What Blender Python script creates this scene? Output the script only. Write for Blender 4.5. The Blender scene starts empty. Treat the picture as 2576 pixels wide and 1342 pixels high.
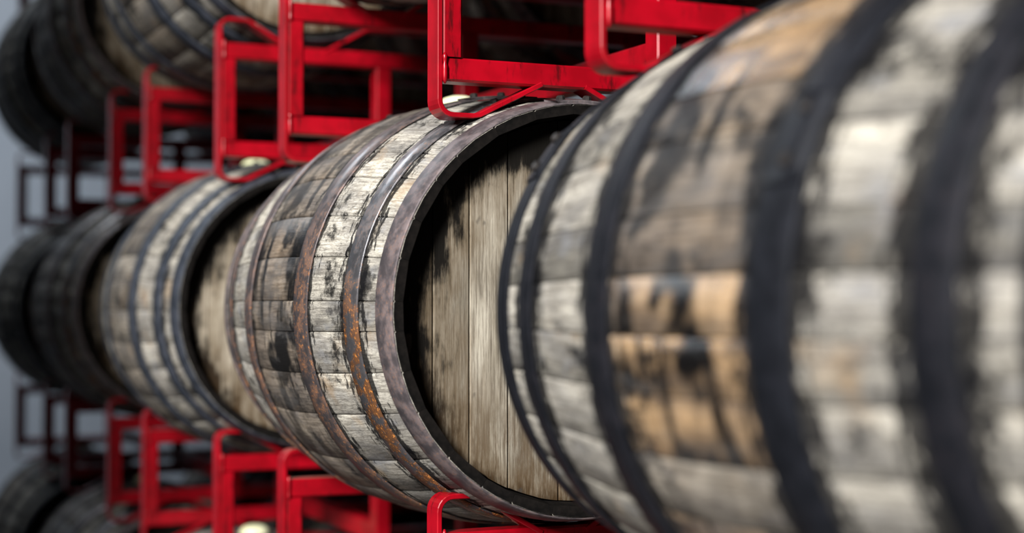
import bpy, math, random
from mathutils import Vector
random.seed(7)
SC = bpy.context.scene
COL = SC.collection
PI = math.pi
H = 1.448            # height of the middle tier's barrel axes above the floor

# ------------------------------------------------------------------ camera
cam_d = bpy.data.cameras.new('camera')
cam = bpy.data.objects.new('camera', cam_d)
COL.objects.link(cam)
cam_d.sensor_width = 36.0
cam_d.lens = 3992.0 / 2576.0 * 36.0
cam.location = (-0.9966, -1.9386, H + 0.0068)
cam.rotation_euler = (PI / 2 + 0.0245, 0.0, -0.4272)
cam_d.clip_start = 0.05
cam_d.clip_end = 100
cam_d.dof.use_dof = True
cam_d.dof.focus_distance = 2.2
cam_d.dof.aperture_fstop = 1.95
SC.camera = cam

# ------------------------------------------------------------------ world, light, exposure
SC.view_settings.view_transform = 'Standard'
SC.view_settings.look = 'None'
SC.view_settings.gamma = 1.0
SC.view_settings.use_curve_mapping = False
SC.view_settings.exposure = 0.0
world = bpy.data.worlds.new('hall_air')
SC.world = world
world.use_nodes = True
world.node_tree.nodes['Background'].inputs[0].default_value = (0.55, 0.63, 0.75, 1)
world.node_tree.nodes['Background'].inputs[1].default_value = 0.002


def area(name, loc, target, sx, sy, energy, color):
    d = bpy.data.lights.new(name, 'AREA')
    d.shape = 'RECTANGLE'
    d.size = sx
    d.size_y = sy
    d.energy = energy
    d.color = color
    o = bpy.data.objects.new(name, d)
    COL.objects.link(o)
    o.location = loc
    o.rotation_euler = (Vector(target) - Vector(loc)).to_track_quat('-Z', 'Y').to_euler()
    return o


# daylight through the open loading door on the aisle side, behind the camera's left shoulder
area('loading_door_daylight', (-6.2, -5.0, 5.5), (0, 0.5, 1.55), 1.3, 3.0, 2350, (1.0, 0.985, 0.955))
# strip of high windows in the end wall
area('end_window_daylight', (-2.0, 8.8, 7.2), (-0.4, 0, 1.6), 1.5, 0.8, 210, (0.86, 0.93, 1.0))
# added fill light, out of view, to brighten the end wall
area('end_wall_fill', (-1.0, 5.9, 3.8), (0.3, 9.0, 1.5), 2.4, 0.5, 85, (0.92, 0.96, 1.0))

# ------------------------------------------------------------------ node helpers


def mat(name):
    m = bpy.data.materials.new(name)
    m.use_nodes = True
    nt = m.node_tree
    return m, nt, nt.nodes['Principled BSDF']


class NT:
    def __init__(self, nt):
        self.nt = nt

    def n(self, typ, **kw):
        nd = self.nt.nodes.new(typ)
        for k, v in kw.items():
            setattr(nd, k, v)
        return nd

    def link(self, a, b):
        self.nt.links.new(a, b)

    def setin(self, sock, v):
        if isinstance(v, bpy.types.NodeSocket):
            self.link(v, sock)
        else:
            sock.default_value = v

    def math(self, op, a, b=0.0, clamp=False):
        nd = self.n('ShaderNodeMath', operation=op, use_clamp=clamp)
        self.setin(nd.inputs[0], a)
        self.setin(nd.inputs[1], b)
        return nd.outputs[0]

    def comb(self, x, y, z):
        nd = self.n('ShaderNodeCombineXYZ')
        for i, v in enumerate((x, y, z)):
            self.setin(nd.inputs[i], v)
        return nd.outputs[0]

    def sep(self, v):
        nd = self.n('ShaderNodeSeparateXYZ')
        self.link(v, nd.inputs[0])
        return nd.outputs

    def noise(self, vec, scale, detail=4.0, rough=0.55):
        nd = self.n('ShaderNodeTexNoise')
        self.link(vec, nd.inputs['Vector'])
        nd.inputs['Scale'].default_value = scale
        nd.inputs['Detail'].default_value = detail
        nd.inputs['Roughness'].default_value = rough
        return nd.outputs[0]

    def step(self, v, lo, hi, a=0.0, b=1.0):
        nd = self.n('ShaderNodeMapRange', interpolation_type='SMOOTHSTEP')
        self.setin(nd.inputs[0], v)
        nd.inputs[1].default_value = lo
        nd.inputs[2].default_value = hi
        nd.inputs[3].default_value = a
        nd.inputs[4].default_value = b
        return nd.outputs[0]

    def mix(self, f, a, b, mode='MIX'):
        nd = self.n('ShaderNodeMix', data_type='RGBA', blend_type=mode)
        self.setin(nd.inputs[0], f)
        for s, v in ((nd.inputs[6], a), (nd.inputs[7], b)):
            if isinstance(v, tuple):
                s.default_value = (*v, 1.0) if len(v) == 3 else v
            else:
                self.link(v, s)
        return nd.outputs[2]

    def bump(self, h, strength, dist, bsdf):
        nd = self.n('ShaderNodeBump')
        nd.inputs['Strength'].default_value = strength
        nd.inputs['Distance'].default_value = dist
        self.link(h, nd.inputs['Height'])
        self.link(nd.outputs[0], bsdf.inputs['Normal'])


def make_stave_mat(name='weathered_oak_stave', soot_r=0.021, mold_t=0.535):
    # object colour: R = tone of the plank, G = amount of bung spill, B = angle round the barrel / 360, A = barrel seed
    m, nt, b = mat(name)
    T = NT(nt)
    uv = T.n('ShaderNodeUVMap').outputs[0]
    u, v, _ = T.sep(uv)
    oi = T.n('ShaderNodeObjectInfo')
    cs = T.n('ShaderNodeSeparateColor')
    T.link(oi.outputs['Color'], cs.inputs[0])
    tone, spill, ang = cs.outputs
    seed = T.math('MULTIPLY', oi.outputs['Alpha'], 37.0)
    vg = T.math('ADD', v, T.math('MULTIPLY', ang, 2 * PI * 0.33))
    rnd = T.math('MULTIPLY', oi.outputs['Random'], 50.0)
    # fine grain along the plank
    grain = T.noise(T.comb(T.math('MULTIPLY', u, 16.0), T.math('MULTIPLY', v, 230.0), rnd), 1.0, 6.0, 0.72)
    fibre = T.noise(T.comb(T.math('MULTIPLY', u, 130.0), T.math('MULTIPLY', v, 820.0), rnd), 1.0, 3.0, 0.7)
    broad = T.noise(T.comb(T.math('MULTIPLY', u, 7.0), T.math('MULTIPLY', v, 22.0), rnd), 1.0, 4.0, 0.6)
    pl = T.mix(T.step(broad, 0.33, 0.68), (0.30, 0.285, 0.262), (0.61, 0.57, 0.49))
    pl = T.mix(T.step(grain, 0.38, 0.60, 0.72, 0.0), pl, (0.13, 0.115, 0.095))
    pl = T.mix(T.step(fibre, 0.34, 0.56, 0.55, 0.0), pl, (0.10, 0.09, 0.078))
    tn = T.n('ShaderNodeMix', data_type='RGBA', blend_type='MULTIPLY')
    tn.inputs[0].default_value = 1.0
    T.link(pl, tn.inputs[6])
    T.link(T.comb(tone, tone, tone), tn.inputs[7])
    pl = tn.outputs[2]
    # grey-blue bloom on some planks
    bloom = T.noise(T.comb(T.math('MULTIPLY', u, 16.0), T.math('MULTIPLY', vg, 26.0), seed), 1.0, 3.0)
    pl = T.mix(T.step(bloom, 0.56, 0.72, 0.0, 0.45), pl, (0.19, 0.20, 0.225))
    # warm tannin
    warm = T.noise(T.comb(T.math('MULTIPLY', u, 11.0), T.math('MULTIPLY', vg, 9.0), T.math('ADD', seed, 3.3)), 1.0, 3.0)
    pl = T.mix(T.step(warm, 0.58, 0.74, 0.0, 0.45), pl, (0.30, 0.19, 0.09))
    # spill round the bung: brown wood and black runs, between the two bilge hoops
    bandn = T.noise(T.comb(T.math('MULTIPLY', u, 20.0), T.math('MULTIPLY', vg, 10.0), seed), 1.0, 3.0)
    au = T.math('ABSOLUTE', T.math('ADD', u, 0.02))
    band = T.step(T.math('ADD', au, T.math('MULTIPLY', bandn, 0.06)), 0.125, 0.165, 1.0, 0.0)
    sband = T.math('MULTIPLY', band, spill)
    pl = T.mix(T.math('MULTIPLY', sband, 0.8), pl, T.mix(T.step(broad, 0.35, 0.65), (0.085, 0.050, 0.026), (0.36, 0.215, 0.095)))
    wash = T.math('MULTIPLY', T.math('MULTIPLY', sband, T.math('SUBTRACT', 1.0, spill)), T.step(warm, 0.30, 0.55, 1.2, 3.2), True)
    pl = T.mix(wash, pl, T.mix(T.step(grain, 0.4, 0.6), (0.045, 0.036, 0.030), (0.12, 0.095, 0.075)))
    runs = T.noise(T.comb(T.math('MULTIPLY', u, 34.0), T.math('MULTIPLY', vg, 5.0), seed), 1.0, 4.0, 0.6)
    pool = T.noise(T.comb(T.math('MULTIPLY', u, 12.0), T.math('MULTIPLY', vg, 9.0), T.math('ADD', seed, 9.0)), 1.0, 3.0, 0.55)
    black = T.math('MAXIMUM', T.step(runs, 0.50, 0.60), T.step(pool, 0.50, 0.60))
    pl = T.mix(T.math('MULTIPLY', T.math('MULTIPLY', sband, 2.2, True), black), pl, (0.004, 0.0035, 0.0035))
    # mould: soft dark blotches and small specks anywhere
    mold = T.noise(T.comb(T.math('MULTIPLY', u, 10.0), T.math('MULTIPLY', vg, 12.0), T.math('ADD', seed, 17.0)), 1.0, 9.0, 0.74)
    pl = T.mix(T.step(mold, mold_t, mold_t + 0.11, 0.0, 0.94), pl, (0.005, 0.005, 0.0055))
    spk = T.noise(T.comb(T.math('MULTIPLY', u, 60.0), T.math('MULTIPLY', vg, 48.0), T.math('ADD', seed, 5.0)), 1.0, 3.0, 0.6)
    pl = T.mix(T.step(spk, 0.70, 0.76, 0.0, 0.9), pl, (0.02, 0.018, 0.016))
    # iron bleeding out from under the hoops
    gz = T.noise(T.comb(T.math('MULTIPLY', u, 5.0), T.math('MULTIPLY', v, 14.0), T.math('ADD', rnd, 7.0)), 1.0, 5.0, 0.7)
    pl = T.mix(T.step(gz, 0.50, 0.66, 0.0, 0.6), pl, (0.085, 0.08, 0.078))
    d = 9.0
    for c in (-0.32, -0.155, 0.118, 0.32):
        dd = T.math('ABSOLUTE', T.math('SUBTRACT', u, c))
        d = dd if isinstance(d, float) else T.math('MINIMUM', d, dd)
    bl = T.noise(T.comb(T.math('MULTIPLY', u, 90.0), T.math('MULTIPLY', vg, 26.0), seed), 1.0, 4.0, 0.7)
    soot = T.step(T.math('SUBTRACT', d, T.math('MULTIPLY', T.math('SUBTRACT', bl, 0.43), 0.12)), soot_r, soot_r + 0.012, 0.93, 0.0)
    pl = T.mix(soot, pl, (0.005, 0.005, 0.006))
    T.link(pl, b.inputs['Base Color'])
    T.link(T.math('SUBTRACT', 0.82, T.math('MULTIPLY', sband, 0.55)), b.inputs['Roughness'])
    T.link(T.math('ADD', 0.06, T.math('MULTIPLY', sband, 0.40)), b.inputs['Specular IOR Level'])
    T.bump(T.math('ADD', T.math('MULTIPLY', fibre, 0.5), grain), 0.5, 0.0016, b)
    return m


def make_head_mat():
    m, nt, b = mat('weathered_oak_head')
    T = NT(nt)
    co = T.n('ShaderNodeTexCoord').outputs['Object']
    x, y, z = T.sep(co)
    oi = T.n('ShaderNodeObjectInfo')
    cs = T.n('ShaderNodeSeparateColor')
    T.link(oi.outputs['Color'], cs.inputs[0])
    tone = cs.outputs[0]
    seed = T.math('MULTIPLY', oi.outputs['Alpha'], 37.0)
    rnd = T.math('MULTIPLY', oi.outputs['Random'], 50.0)
    grain = T.noise(T.comb(T.math('MULTIPLY', x, 380.0), T.math('MULTIPLY', z, 14.0), rnd), 1.0, 6.0, 0.74)
    broad = T.noise(T.comb(T.math('MULTIPLY', x, 26.0), T.math('MULTIPLY', z, 6.0), rnd), 1.0, 4.0, 0.6)
    pl = T.mix(T.step(broad, 0.34, 0.68), (0.34, 0.295, 0.225), (0.66, 0.60, 0.49))
    pl = T.mix(T.step(grain, 0.36, 0.60, 0.75, 0.0), pl, (0.12, 0.095, 0.068))
    pl = T.mix(1.0, pl, T.comb(tone, tone, tone), 'MULTIPLY')
    # black rim: mould along the grain, plus the chime's shadow painted into the colour
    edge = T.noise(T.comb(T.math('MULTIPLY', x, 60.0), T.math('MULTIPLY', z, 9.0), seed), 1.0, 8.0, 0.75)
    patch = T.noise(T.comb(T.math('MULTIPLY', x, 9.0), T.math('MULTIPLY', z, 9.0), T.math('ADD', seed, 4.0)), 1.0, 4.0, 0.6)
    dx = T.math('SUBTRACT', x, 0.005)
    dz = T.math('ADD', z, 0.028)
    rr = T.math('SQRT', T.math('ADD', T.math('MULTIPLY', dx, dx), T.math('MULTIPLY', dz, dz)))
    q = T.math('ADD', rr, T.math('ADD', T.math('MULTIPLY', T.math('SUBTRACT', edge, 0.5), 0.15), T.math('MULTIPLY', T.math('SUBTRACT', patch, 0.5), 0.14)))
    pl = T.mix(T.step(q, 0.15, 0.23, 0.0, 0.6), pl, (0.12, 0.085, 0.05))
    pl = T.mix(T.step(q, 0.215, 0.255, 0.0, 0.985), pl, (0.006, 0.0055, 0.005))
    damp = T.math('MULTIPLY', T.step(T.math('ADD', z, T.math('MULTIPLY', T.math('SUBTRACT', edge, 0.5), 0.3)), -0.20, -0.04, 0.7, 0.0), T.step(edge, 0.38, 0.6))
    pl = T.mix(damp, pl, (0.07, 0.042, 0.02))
    spots = T.noise(T.comb(T.math('MULTIPLY', x, 34.0), T.math('MULTIPLY', z, 22.0), seed), 1.0, 2.0, 0.5)
    pl = T.mix(T.step(spots, 0.70, 0.76, 0.0, 0.8), pl, (0.05, 0.042, 0.035))
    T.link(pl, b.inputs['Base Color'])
    b.inputs['Roughness'].default_value = 0.85
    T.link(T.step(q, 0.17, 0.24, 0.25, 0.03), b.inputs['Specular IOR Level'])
    T.bump(grain, 0.5, 0.0015, b)
    return m


def make_hoop_mat():
    # object colour: RGB = bare iron, A = how far the rust has gone
    m, nt, b = mat('hoop_iron')
    T = NT(nt)
    co = T.n('ShaderNodeTexCoord').outputs['Object']
    oi = T.n('ShaderNodeObjectInfo')
    rust = oi.outputs['Alpha']
    n1 = T.noise(co, 230.0, 5.0, 0.75)
    n2 = T.noise(co, 40.0, 4.0, 0.65)
    n3 = T.noise(co, 5.0, 3.0, 0.5)
    base = T.mix(T.step(n2, 0.35, 0.65), T.mix(0.6, oi.outputs['Color'], (0.004, 0.004, 0.005)), oi.outputs['Color'])
    lowz = T.step(T.math('ADD', T.sep(co)[2], T.math('MULTIPLY', T.math('SUBTRACT', n3, 0.5), 0.25)), -0.02, 0.20, 1.0, 0.32)
    zone = T.math('MULTIPLY', rust, lowz)
    brown = T.math('MULTIPLY', zone, T.step(n2, 0.38, 0.56, 0.45, 1.0))
    c = T.mix(brown, base, T.mix(T.step(n2, 0.46, 0.58), (0.016, 0.010, 0.009), (0.10, 0.045, 0.021)))
    fl = T.math('MULTIPLY', zone, T.math('MULTIPLY', T.step(n1, 0.53, 0.66), T.step(n2, 0.38, 0.54)))
    c = T.mix(fl, c, (0.48, 0.185, 0.045))
    T.link(c, b.inputs['Base Color'])
    b.inputs['Specular IOR Level'].default_value = 0.12
    T.link(T.math('SUBTRACT', T.math('ADD', 0.25, T.math('MULTIPLY', rust, 0.5)), T.math('MULTIPLY', brown, 0.7), True), b.inputs['Metallic'])
    T.link(T.math('ADD', T.math('SUBTRACT', 0.46, T.math('MULTIPLY', rust, 0.30)), T.math('MULTIPLY', T.math('ADD', brown, n2), 0.22)), b.inputs['Roughness'])
    T.bump(T.math('ADD', n1, T.math('MULTIPLY', n2, 0.6)), 0.22, 0.0010, b)
    return m


def make_red():
    m, nt, b = mat('red_enamel')
    T = NT(nt)
    co = T.n('ShaderNodeTexCoord').outputs['Object']
    x, y, z = T.sep(co)
    n1 = T.noise(T.comb(T.math('MULTIPLY', x, 60.0), T.math('MULTIPLY', y, 60.0), T.math('MULTIPLY', z, 12.0)), 1.0, 5.0, 0.7)
    n2 = T.noise(co, 18.0, 3.0, 0.6)
    c = T.mix(T.step(n2, 0.35, 0.65), (0.23, 0.0004, 0.005), (0.33, 0.0007, 0.008))
    c = T.mix(T.step(n1, 0.54, 0.70, 0.0, 0.8), c, (0.035, 0.002, 0.003))
    T.link(c, b.inputs['Base Color'])
    b.inputs['Roughness'].default_value = 0.34
    b.inputs['Specular IOR Level'].default_value = 0.4
    b.inputs['Coat Weight'].default_value = 0.12
    b.inputs['Coat Roughness'].default_value = 0.22
    T.bump(T.noise(co, 160.0, 3.0), 0.12, 0.0006, b)
    return m


def plain(name, c1, c2, scale, rough, bump=0.0, spec=0.5):
    m, nt, b = mat(name)
    T = NT(nt)
    co = T.n('ShaderNodeTexCoord').outputs['Object']
    n1 = T.noise(co, scale, 5.0, 0.6)
    T.link(T.mix(T.step(n1, 0.3, 0.7), c1, c2), b.inputs['Base Color'])
    b.inputs['Roughness'].default_value = rough
    b.inputs['Specular IOR Level'].default_value = spec
    if bump:
        T.bump(n1, bump, 0.002, b)
    return m


M_STAVE = make_stave_mat()
M_STAVE_WET = make_stave_mat('soaked_oak_stave', 0.027, 0.525)
M_CHIME = plain('blackened_end_grain', (0.003, 0.003, 0.003), (0.012, 0.010, 0.009), 30.0, 0.9, 0.4, 0.03)
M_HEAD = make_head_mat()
M_HOOP = make_hoop_mat()
M_RED = make_red()
M_WALL = plain('grey_painted_wall', (0.44, 0.49, 0.56), (0.50, 0.55, 0.62), 1.5, 0.8)
M_BLOCKER = plain('dark_grey_blocker', (0.06, 0.065, 0.07), (0.09, 0.095, 0.10), 1.5, 0.85)
M_FLOOR = plain('grey_concrete_floor', (0.07, 0.075, 0.085), (0.12, 0.125, 0.135), 3.0, 0.6, 0.1)
M_BUNG = plain('pale_silicone', (0.62, 0.62, 0.36), (0.76, 0.76, 0.52), 14.0, 0.45)
M_RIVET = plain('black_rivet_iron', (0.005, 0.005, 0.006), (0.022, 0.018, 0.016), 90.0, 0.6, 0.0, 0.2)

# ------------------------------------------------------------------ mesh helpers


def mesh(name, verts, faces, m, smooth=False, uvs=None, flat_from=None):
    me = bpy.data.meshes.new(name)
    me.from_pydata(verts, [], faces)
    me.materials.append(m)
    if smooth:
        for i, p in enumerate(me.polygons):
            p.use_smooth = flat_from is None or i < flat_from
    if uvs is not None:
        l = me.uv_layers.new(name='UVMap')
        for p in me.polygons:
            for li in p.loop_indices:
                l.data[li].uv = uvs[me.loops[li].vertex_index]
    me.update()
    return me


def obj(name, me, parent=None, loc=(0, 0, 0), rot=(0, 0, 0), color=None):
    o = bpy.data.objects.new(name, me)
    COL.objects.link(o)
    o.parent = parent
    o.location = loc
    o.rotation_euler = rot
    if color:
        o.color = color
    return o


def thing(name, loc, label, cat, group=None):
    o = obj(name, None, None, loc)
    o.empty_display_size = 0.05
    tag(o, label, cat, group)
    return o


def tag(o, label, cat, group=None):
    o['label'] = label
    o['category'] = cat
    if group:
        o['group'] = group


def box_data(x0, x1, y0, y1, z0, z1, c=0.0):
    """box; with c > 0 the four edges along its longest side are cut"""
    if c <= 0:
        v = [(x, y, z) for x in (x0, x1) for y in (y0, y1) for z in (z0, z1)]
        f = [(0, 1, 3, 2), (4, 6, 7, 5), (0, 4, 5, 1), (2, 3, 7, 6), (0, 2, 6, 4), (1, 5, 7, 3)]
        return v, f
    L = (x1 - x0, y1 - y0, z1 - z0)
    ax = L.index(max(L))
    lo = (x0, y0, z0)
    hi = (x1, y1, z1)
    a, b = [(1, 2), (2, 0), (0, 1)][ax]
    prof = [(lo[a] + c, lo[b]), (hi[a] - c, lo[b]), (hi[a], lo[b] + c), (hi[a], hi[b] - c),
            (hi[a] - c, hi[b]), (lo[a] + c, hi[b]), (lo[a], hi[b] - c), (lo[a], lo[b] + c)]
    v = []
    for t in (lo[ax], hi[ax]):
        for p, q in prof:
            w = [0, 0, 0]
            w[ax] = t
            w[a] = p
            w[b] = q
            v.append(tuple(w))
    f = [tuple(reversed(range(8))), tuple(range(8, 16))]
    f += [(i, (i + 1) % 8, 8 + (i + 1) % 8, 8 + i) for i in range(8)]
    return v, f


def join(*parts):
    V, F = [], []
    for v, f in parts:
        n = len(V)
        V += v
        F += [tuple(i + n for i in q) for q in f]
    return V, F


# ------------------------------------------------------------------ the setting
def structure(name, data, m, label):
    o = obj(name, mesh(name, *data, m))
    o['kind'] = 'structure'
    o['label'] = label
    return o


structure('floor', box_data(-9, 9, -7, 9.2, -0.12, 0.0), M_FLOOR, 'grey concrete warehouse floor')
structure('wall_end', box_data(-9, 9, 9.0, 9.2, 0.0, 9.0), M_WALL, 'pale blue-grey end wall beyond the racks')
structure('wall_light_blocker', box_data(-2.4, -2.2, -0.25, 9.0, 0.0, 5.0), M_BLOCKER, 'added unseen grey wall that shades the far stacks')  # unseen blocker, added to keep the door light off the far stacks

# ------------------------------------------------------------------ barrels
BL = 0.87
RMAX = 0.331
REND = 0.283


def rad(y):
    u = abs(y / (BL / 2))
    return REND + (RMAX - REND) * (1 - u ** 1.68)


NS = 18
YS = [-BL / 2 + BL * i / NS for i in range(NS + 1)]
stave_cache = {}


def stave_mesh(w, m=None):
    """plank w degrees wide, centred on -X, long axis Y; tapered ends, eased edges, chime bevel"""
    m = m or M_STAVE
    key = (round(w, 1), m.name)
    if key in stave_cache:
        return stave_cache[key]
    half = math.radians(key[0]) / 2 - 0.0007
    cols = [(-half, 0.0022), (-half * 0.93, 0.0004), (0.0, 0.0), (half * 0.93, 0.0004), (half, 0.0022)]
    V, UV, F = [], [], []
    for k, y in enumerate(YS):
        r = rad(y)
        for a, dr in cols:
            V.append((-(r - dr) * math.cos(a), y, (r - dr) * math.sin(a)))
            UV.append((y, a * 0.33))
        th = 0.027 if 0 < k < NS else 0.013
        for a in (half, -half):
            V.append((-(r - th) * math.cos(a), y, (r - th) * math.sin(a)))
            UV.append((y, a * 0.33))
    n = 7
    for k in range(NS):
        for c in range(4):
            a = k * n + c
            F.append((a, a + n, a + n + 1, a + 1))
    smooth_n = len(F)
    for k in range(NS):
        for c in (4, 5, 6):
            a = k * n + c
            b = k * n + (c + 1) % n
            F.append((a, a + n, b + n, b))
    F.append(tuple(range(n)))
    F.append(tuple(NS * n + i for i in reversed(range(n))))
    me = mesh('stave', V, F, m, True, UV, smooth_n)
    me.materials.append(M_CHIME)
    for i in range(smooth_n + 3 * NS, smooth_n + 3 * NS + 2):
        me.polygons[i].material_index = 1
    for k in range(3 * NS):
        me.polygons[smooth_n + k].material_index = 1
    stave_cache[key] = me
    return me


hoop_cache = {}


def hoop_mesh(y0, y1, t=0.0032):
    key = (y0, y1)
    if key in hoop_cache:
        return hoop_cache[key]
    N = 96
    V, F = [], []
    e = 0.0012
    prof = [(y0, 0.0006), (y0, t - e), (y0 + e, t), ((y0 + y1) / 2, t + 0.0004), (y1 - e, t), (y1, t - e), (y1, 0.0006)]
    n = len(prof)
    for i in range(N):
        a = 2 * PI * i / N
        for y, d in prof:
            r = rad(y) + d
            V.append((-r * math.cos(a), y, r * math.sin(a)))
    for i in range(N):
        j = (i + 1) % N
        for k in range(n - 1):
            F.append((i * n + k, i * n + k + 1, j * n + k + 1, j * n + k))
    # the lapped end of the strap: a short second layer
    a0, a1 = math.radians(76), math.radians(90)
    b = len(V)
    m_ = 6
    for i in range(m_ + 1):
        a = a0 + (a1 - a0) * i / m_
        for y, d in ((y0 + 0.001, t), (y0 + 0.001, t + 0.0026), (y1 - 0.001, t + 0.0026), (y1 - 0.001, t)):
            r = rad(y) + d
            V.append((-r * math.cos(a), y, r * math.sin(a)))
    for i in range(m_):
        for k in range(3):
            F.append((b + i * 4 + k, b + i * 4 + k + 1, b + i * 4 + 5 + k, b + i * 4 + 4 + k))
    F.append((b, b + 1, b + 2, b + 3))
    F.append(tuple(b + m_ * 4 + i for i in (3, 2, 1, 0)))
    me = mesh('hoop', V, F, M_HOOP, True)
    hoop_cache[key] = me
    return me


def rivet_mesh():
    V, F = [], []
    N = 8
    for r, h in ((0.0065, -0.001), (0.0065, 0.0035), (0.0045, 0.0055)):
        for i in range(N):
            a = 2 * PI * i / N
            V.append((-h, r * math.cos(a), r * math.sin(a)))
    for k in range(2):
        for i in range(N):
            j = (i + 1) % N
            F.append((k * N + i, k * N + j, (k + 1) * N + j, (k + 1) * N + i))
    F.append(tuple(2 * N + i for i in range(N)))
    return mesh('rivet', V, F, M_RIVET)


RIVET = rivet_mesh()
HEAD_EDGES = [-0.266, -0.216, -0.163, -0.106, -0.030, 0.055, 0.125, 0.190, 0.266]
HEAD_R = 0.2635


def board_mesh(xa, xb):
    """one head board: the part of a disc between two upright chords"""
    g = 0.0006
    xa += g
    xb -= g
    pts = []
    K = 8
    for i in range(K + 1):
        x = xa + (xb - xa) * i / K
        pts.append((x, -math.sqrt(max(HEAD_R ** 2 - x * x, 0.0))))
    for i in range(K, -1, -1):
        x = xa + (xb - xa) * i / K
        pts.append((x, math.sqrt(max(HEAD_R ** 2 - x * x, 0.0))))
    n = len(pts)
    cx = (xa + xb) / 2
    e = 0.0014
    V = []
    for y, s in ((0.020, 0.0), (e, 0.0), (0.0, e)):
        for x, z in pts:
            xx = x + (s if x < cx else -s)
            V.append((xx, y, z))
    F = [tuple(2 * n + i for i in reversed(range(n)))]
    for k in range(2):
        for i in range(n):
            j = (i + 1) % n
            F.append((k * n + i, (k + 1) * n + i, (k + 1) * n + j, k * n + j))
    F.append(tuple(range(n)))
    F = [tuple(reversed(q)) for q in F]
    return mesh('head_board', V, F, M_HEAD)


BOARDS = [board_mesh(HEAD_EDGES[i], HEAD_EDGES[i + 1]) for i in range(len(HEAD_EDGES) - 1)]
HOOPS = [('head_hoop', -0.4345, -0.392), ('quarter_hoop', -0.342, -0.302), ('bilge_hoop', -0.181, -0.132),
         ('bilge_hoop', 0.094, 0.143), ('quarter_hoop', 0.302, 0.342), ('head_hoop', 0.392, 0.4345)]


def bung_mesh():
    prof = [(0.0, 0.022), (0.014, 0.021), (0.026, 0.017), (0.033, 0.010), (0.035, 0.003), (0.034, -0.008), (0.0, -0.008)]
    N = 20
    V, F = [], []
    for r, z in prof:
        for i in range(N):
            a = 2 * PI * i / N
            V.append((r * math.cos(a), r * math.sin(a), z))
    for k in range(len(prof) - 1):
        for i in range(N):
            j = (i + 1) % N
            F.append((k * N + i, (k + 1) * N + i, (k + 1) * N + j, k * N + j))
    return mesh('bung', V, F, M_BUNG)


BUNG = bung_mesh()


def body_mesh():
    """all staves of a barrel that is too hidden to show them one by one"""
    V, F, UV = [], [], []
    me = stave_mesh(12.0)
    for k in range(30):
        a = math.radians(12 * k)
        n = len(V)
        for i, v in enumerate(me.vertices):
            x, y, z = v.co
            V.append((x * math.cos(a) + z * math.sin(a), y, -x * math.sin(a) + z * math.cos(a)))
        F += [tuple(i + n for i in p.vertices) for p in me.polygons]
    uv0 = {}
    for p in me.polygons:
        for li in p.loop_indices:
            uv0[me.loops[li].vertex_index] = tuple(me.uv_layers[0].data[li].uv)
    for k in range(30):
        UV += [(uv0[i][0], uv0[i][1] + math.radians(12 * k) * 0.33) for i in range(len(me.vertices))]
    out = mesh('staves', V, F, M_STAVE, True, UV)
    out.materials.append(M_CHIME)
    idx = [p.material_index for p in me.polygons]
    for i, p in enumerate(out.polygons):
        p.material_index = idx[i % len(idx)]
    return out


BODY = None


def fill_seams(known, rng):
    """a closed list of seam angles: the known ones, the rest filled with planks 9 to 14 degrees wide"""
    s = list(known)
    top, bottom = s[0], s[-1]
    gap = 360 - (top - bottom)
    n = max(1, round(gap / 11.6))
    ws = [rng.choice((9.5, 10.5, 11.5, 12.5, 13.5)) for _ in range(n)]
    k = gap / sum(ws)
    a = bottom
    for w in ws[:-1]:
        a -= w * k
        s.append(a)
    return s


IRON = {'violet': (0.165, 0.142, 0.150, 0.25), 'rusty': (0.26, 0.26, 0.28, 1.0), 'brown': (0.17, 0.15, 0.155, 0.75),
        'blue': (0.050, 0.060, 0.080, 0.04), 'dark': (0.010, 0.0115, 0.016, 0.02)}


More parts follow.
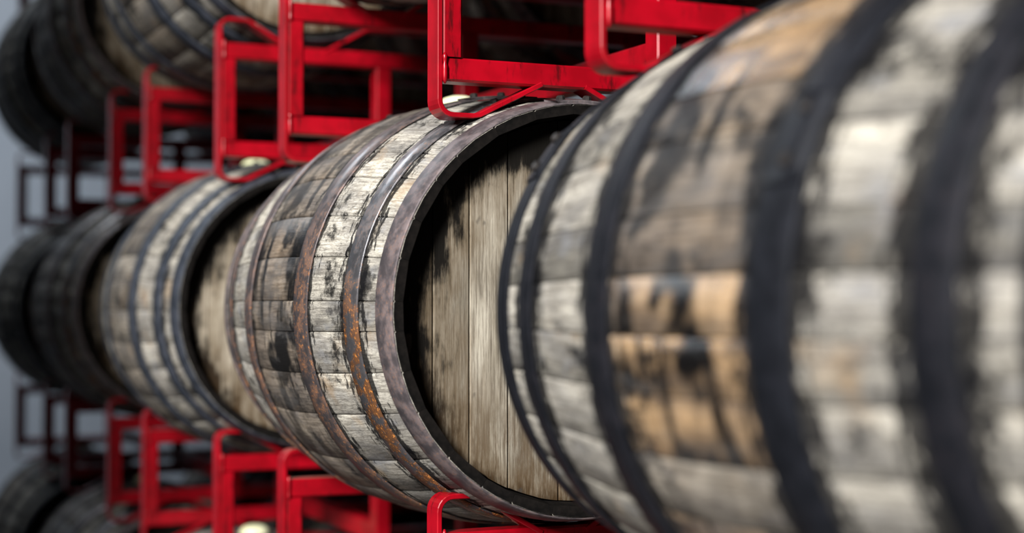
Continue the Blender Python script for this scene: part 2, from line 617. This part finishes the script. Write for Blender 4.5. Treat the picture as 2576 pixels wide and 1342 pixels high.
def barrel(loc, label, seed, seams=None, tones=None, spill=0.35, irons=None, detail=True, roll=0.0, bung=True, group=None, tone=1.0, head_tones=None, laps=None, wood=None):
    laps = list(laps or [])
    rng = random.Random(seed)
    root = thing('oak_barrel', (loc[0], loc[1], loc[2] - RMAX), label, 'barrel', group)
    c = (0, 0, RMAX)
    sd = (seed * 0.137) % 1.0
    if detail:
        ss = fill_seams(seams if seams else [100 + rng.uniform(-4, 4)] * 1, rng)
        ss.sort(reverse=True)
        for i in range(len(ss)):
            a0 = ss[i]
            a1 = ss[i + 1] if i + 1 < len(ss) else ss[0] - 360
            mid = (a0 + a1) / 2
            t, sp = rng.uniform(0.62, 1.05), spill * rng.uniform(0.4, 1.3)
            if tones:
                for hi, lo, tt, s_ in tones:
                    if lo <= mid <= hi:
                        t, sp = tt, s_
            obj('stave', stave_mesh(a0 - a1, wood), root, c, (0, math.radians(mid), 0),
                (t * tone, min(sp, 1), (mid % 360) / 360, sd))
    else:
        global BODY
        if BODY is None:
            BODY = body_mesh()
        obj('staves', BODY, root, c, (0, math.radians(roll), 0), (0.8 * tone, spill, 0.0, sd))
    irons = irons or ['violet', 'rusty', 'brown', 'brown', 'brown', 'violet']
    for (nm, y0, y1), ir in zip(HOOPS, irons):
        h = obj(nm, hoop_mesh(y0, y1), root, c, (0, math.radians(laps.pop(0) if laps else rng.uniform(-7, 7)), 0), IRON[ir])
        if detail:
            ym = (y0 + y1) / 2
            for a in (79, 87):
                ar = math.radians(a)
                r = rad(ym) + 0.0058
                obj('rivet', RIVET, h, (-r * math.cos(ar), ym, r * math.sin(ar)), (0, ar, 0))
    for side in (-1, 1):
        if side == 1 and not detail:
            pass
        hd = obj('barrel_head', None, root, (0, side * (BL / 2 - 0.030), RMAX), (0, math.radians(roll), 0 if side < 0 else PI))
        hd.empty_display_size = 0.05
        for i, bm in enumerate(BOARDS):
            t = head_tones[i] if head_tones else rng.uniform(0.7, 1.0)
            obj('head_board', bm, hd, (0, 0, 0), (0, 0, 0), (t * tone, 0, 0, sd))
    if bung:
        obj('bung', BUNG, root, (0.0, 0.025, RMAX * 2 - 0.002))
    return root


P = 0.857                                  # height from tier to tier
RY = 1.218                                 # stack to stack
BY = {-1: -1.205, 0: 0.0, 1: 1.245, 2: 2.47, 3: 3.62}
BX2 = 0.70                                 # second barrel of each rack
STACK = {-1: 'nearest stack', 0: 'second stack', 1: 'third stack', 2: 'fourth stack', 3: 'farthest stack'}

S0 = [73.5, 60.4, 46.4, 37.5, 25.3, 14.0, 2.4, -5.6, -16.6, -28.2, -43.3, -56.0]
T0 = [(73.5, 60.4, 0.95, .3), (60.4, 46.4, 1.12, .3), (46.4, 37.5, 1.15, .35), (37.5, 25.3, 1.15, .4), (25.3, 14.0, 1.08, .7),
      (14.0, 2.4, .80, .45), (2.4, -5.6, .68, .42), (-5.6, -16.6, .92, .45), (-16.6, -28.2, .95, .4), (-28.2, -43.3, .82, .3), (-43.3, -56, .7, .3)]
SN = [27.0, 14.8, 5.5, -3.5, -12.4, -22.5, -33.0]
TN = [(52, 27, .85, .45), (27, 14.8, .95, .42), (14.8, 5.5, .42, .45), (5.5, -3.5, 1.05, .95), (-3.5, -12.4, .75, 1.0), (-12.4, -22.5, .9, 1.0), (-22.5, -33, .95, .15)]
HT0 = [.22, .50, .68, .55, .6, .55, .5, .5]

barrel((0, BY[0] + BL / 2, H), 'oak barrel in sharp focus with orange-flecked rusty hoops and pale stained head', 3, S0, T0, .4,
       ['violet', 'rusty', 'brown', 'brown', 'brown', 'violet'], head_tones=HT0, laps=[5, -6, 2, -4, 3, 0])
barrel((0, BY[-1] + BL / 2, H), 'huge blurred oak barrel filling the right side of the picture', 11, SN, TN, .8,
       ['dark', 'dark', 'dark', 'dark', 'dark', 'dark'], laps=[0, 30, -58, 8, -12, -46], wood=M_STAVE_WET, tone=.88)
barrel((0, BY[1] + BL / 2, H), 'pale oak barrel with blue-grey hoops just left of the sharply focused one', 5, None, None, .2,
       ['blue', 'blue', 'blue', 'blue', 'blue', 'blue'], tone=1.15)
barrel((0, BY[2] + BL / 2, H), 'dark shaded oak barrel in the middle tier of the fourth stack', 6)
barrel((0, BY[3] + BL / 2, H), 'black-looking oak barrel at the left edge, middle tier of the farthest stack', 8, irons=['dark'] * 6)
barrel((0, BY[1] + 0.05 + BL / 2, H + P), 'pale-bottomed oak barrel at the top left above the tall red frame', 9, irons=['blue'] * 6, spill=.3)
barrel((0, BY[2] + BL / 2, H + P), 'shaded oak barrel in the upper tier of the fourth stack', 12)
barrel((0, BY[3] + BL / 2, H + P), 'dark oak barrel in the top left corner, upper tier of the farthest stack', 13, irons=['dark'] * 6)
barrel((0, BY[0] + BL / 2, H + P), 'oak barrel in the upper tier right above the sharply focused one', 14, detail=False)
barrel((0, BY[-1] + BL / 2, H + P), 'oak barrel in the upper tier of the nearest stack', 15, detail=False)
barrel((0, BY[-1] + BL / 2, H - P), 'oak barrel in the lowest tier of the nearest stack', 16, detail=False)
barrel((0, BY[0] + BL / 2, H - P), 'oak barrel in the lowest tier below the sharply focused one', 17, detail=False)
barrel((0, BY[1] + BL / 2, H - P), 'oak barrel with pale bung in the lowest tier of the third stack', 18)
barrel((0, BY[2] + BL / 2, H - P), 'oak barrel in the lowest tier of the fourth stack', 19)
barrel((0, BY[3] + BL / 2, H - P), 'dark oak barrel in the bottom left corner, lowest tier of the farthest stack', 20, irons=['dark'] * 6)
TIER = {-1: 'lowest', 0: 'middle', 1: 'upper'}
for n in (-1, 0, 1, 2, 3):
    for t in (-1, 0, 1):
        barrel((BX2, BY[n] + BL / 2, H + t * P), 'shadowed oak barrel at the back of the %s, %s tier' % (STACK[n], TIER[t]),
               30 + n * 3 + t, detail=False, group='barrels in the back column')

# ------------------------------------------------------------------ red steel racks
FY0, FY1 = 0.071, 0.111        # near frame (front to back), in stack coordinates
FA = 0.739                     # to the far frame
RB = 0.265                     # underside of the feet, relative to the barrel axis below
RT = P - 0.251                 # top of the cradle straps
TUBE = [(0.315, 0.348), (0.520, 0.553)]


def sweep(path, y0, y1, t):
    """flat bar of thickness t bent along a path in the XZ plane (t lies to the left of the path's direction)"""
    n = len(path)
    nor = []
    for i in range(n):
        a = Vector(path[max(i - 1, 0)])
        b = Vector(path[min(i + 1, n - 1)])
        d = (b - a).normalized()
        nor.append(Vector((-d.y, d.x)))
    V, F = [], []
    c = 0.0011
    for (x, z), m_ in zip(path, nor):
        for yy, o in ((y0 + c, 0), (y1 - c, 0), (y1, c), (y1, t - c), (y1 - c, t), (y0 + c, t), (y0, t - c), (y0, c)):
            V.append((x + m_.x * o, yy, z + m_.y * o))
    for i in range(n - 1):
        for k in range(8):
            a = i * 8 + k
            b = i * 8 + (k + 1) % 8
            F.append((a, a + 8, b + 8, b))
    F.append(tuple(range(8)))
    F.append(tuple((n - 1) * 8 + i for i in reversed(range(8))))
    return V, F


def arc(cx, cz, r, a0, a1, n=6):
    return [(cx + r * math.cos(math.radians(a0 + (a1 - a0) * i / n)), cz + r * math.sin(math.radians(a0 + (a1 - a0) * i / n))) for i in range(n + 1)]


XS = -0.193
R_ = 0.024
ZI0, ZI1 = 0.315, 0.549
outer = [(-0.033, ZI1), (-0.128, RT - 0.002), (-0.140, RT)] + arc(XS + R_, RT - R_, R_, 90, 180) + arc(XS + R_, RB + R_, R_, 180, 270) + [(-0.140, RB), (-0.128, RB + 0.002), (-0.033, ZI0)]
ST = 0.0072


def prep(data, nm, smooth=False):
    return mesh(nm, *data, M_RED, smooth)


def mirror(data, xc):
    v, f = data
    return [(2 * xc - x, y, z) for x, y, z in v], [tuple(reversed(q)) for q in f]


XC = BX2 / 2
strap_d = sweep(outer, FY0, FY1, ST)
mid_top = sweep([(BX2 - 0.033, ZI1), (BX2 - 0.128, RT - 0.002), (BX2 - 0.14, RT), (0.14, RT), (0.128, RT - 0.002), (0.033, ZI1)], FY0, FY1, ST)
mid_bot = sweep([(0.033, ZI0), (0.128, RB + 0.002), (0.14, RB), (BX2 - 0.14, RB), (BX2 - 0.128, RB + 0.002), (BX2 - 0.033, ZI0)], FY0, FY1, ST)


def weld_data(x, y, z0, z1, seed):
    rng = random.Random(seed)
    V, F = [], []
    n = 9
    for i in range(n + 1):
        z = z0 + (z1 - z0) * i / n
        r = 0.0036 * (0.75 + 0.4 * rng.random()) * (0.35 if i in (0, n) else 1)
        for k in range(6):
            a = 2 * PI * k / 6
            V.append((x + r * math.cos(a), y + r * math.sin(a), z))
    for i in range(n):
        for k in range(6):
            a = i * 6 + k
            b = i * 6 + (k + 1) % 6
            F.append((a, b, b + 6, a + 6))
    F.append(tuple(reversed(range(6))))
    F.append(tuple(n * 6 + k for k in range(6)))
    return V, F


RACK_PARTS = []
ms = prep(strap_d, 'strap')
mso = prep(mirror(strap_d, XC), 'strap')
mt, mb = prep(mid_top, 'cradle_strap'), prep(mid_bot, 'cradle_strap')
tubes = [prep(box_data(-0.181, BX2 + 0.181, FY0 + 0.002, FY1 - 0.002, a, b, 0.003), 'cross_tube') for a, b in TUBE]
post_x = [(-0.1855, -0.156), (0.152, 0.186), (BX2 - 0.186, BX2 - 0.152), (BX2 + 0.156, BX2 + 0.1855)]
posts = [prep(box_data(a, b, FY0 + 0.0005, FY1 - 0.0005, TUBE[0][1] + 0.0005, TUBE[1][0] - 0.0005, 0.003), 'post') for a, b in post_x]
welds = [prep(weld_data(XS + ST + 0.0035, FY0 + 0.001, a - 0.004, b + 0.006, 5 + i), 'weld_bead', True) for i, (a, b) in enumerate(TUBE)]
long_t = [prep(box_data(x, x + 0.030, FY1 - 0.001, FA + FY0 + 0.001, 0.352, 0.396, 0.003), 'fork_tube') for x in (0.154, BX2 - 0.184)]
for f in (0.0, FA):
    for nm, me in [('strap', ms), ('strap', mso), ('cradle_strap', mt), ('cradle_strap', mb)] + [('cross_tube', t) for t in tubes] + [('post', q) for q in posts] + [('weld_bead', w) for w in welds]:
        RACK_PARTS.append((nm, me, f))
for me in long_t:
    RACK_PARTS.append(('fork_tube', me, 0.0))

TIERR = {-2: 'lowest tier, standing on the floor', -1: 'under the middle tier barrels', 0: 'on top of the middle tier barrels', 1: 'on top of the upper tier barrels'}


def rack(n, t, label):
    root = thing('barrel_rack', (0, n * RY, H + t * P + RB), label, 'rack', 'red steel barrel racks')
    for nm, me, f in RACK_PARTS:
        obj(nm, me, root, (0, f, -RB))
    return root


for n in (-1, 0, 1, 2, 3):
    for t in (-2, -1, 0, 1):
        rack(n, t, 'red steel two-barrel rack of the %s, %s' % (STACK[n], TIERR[t]))
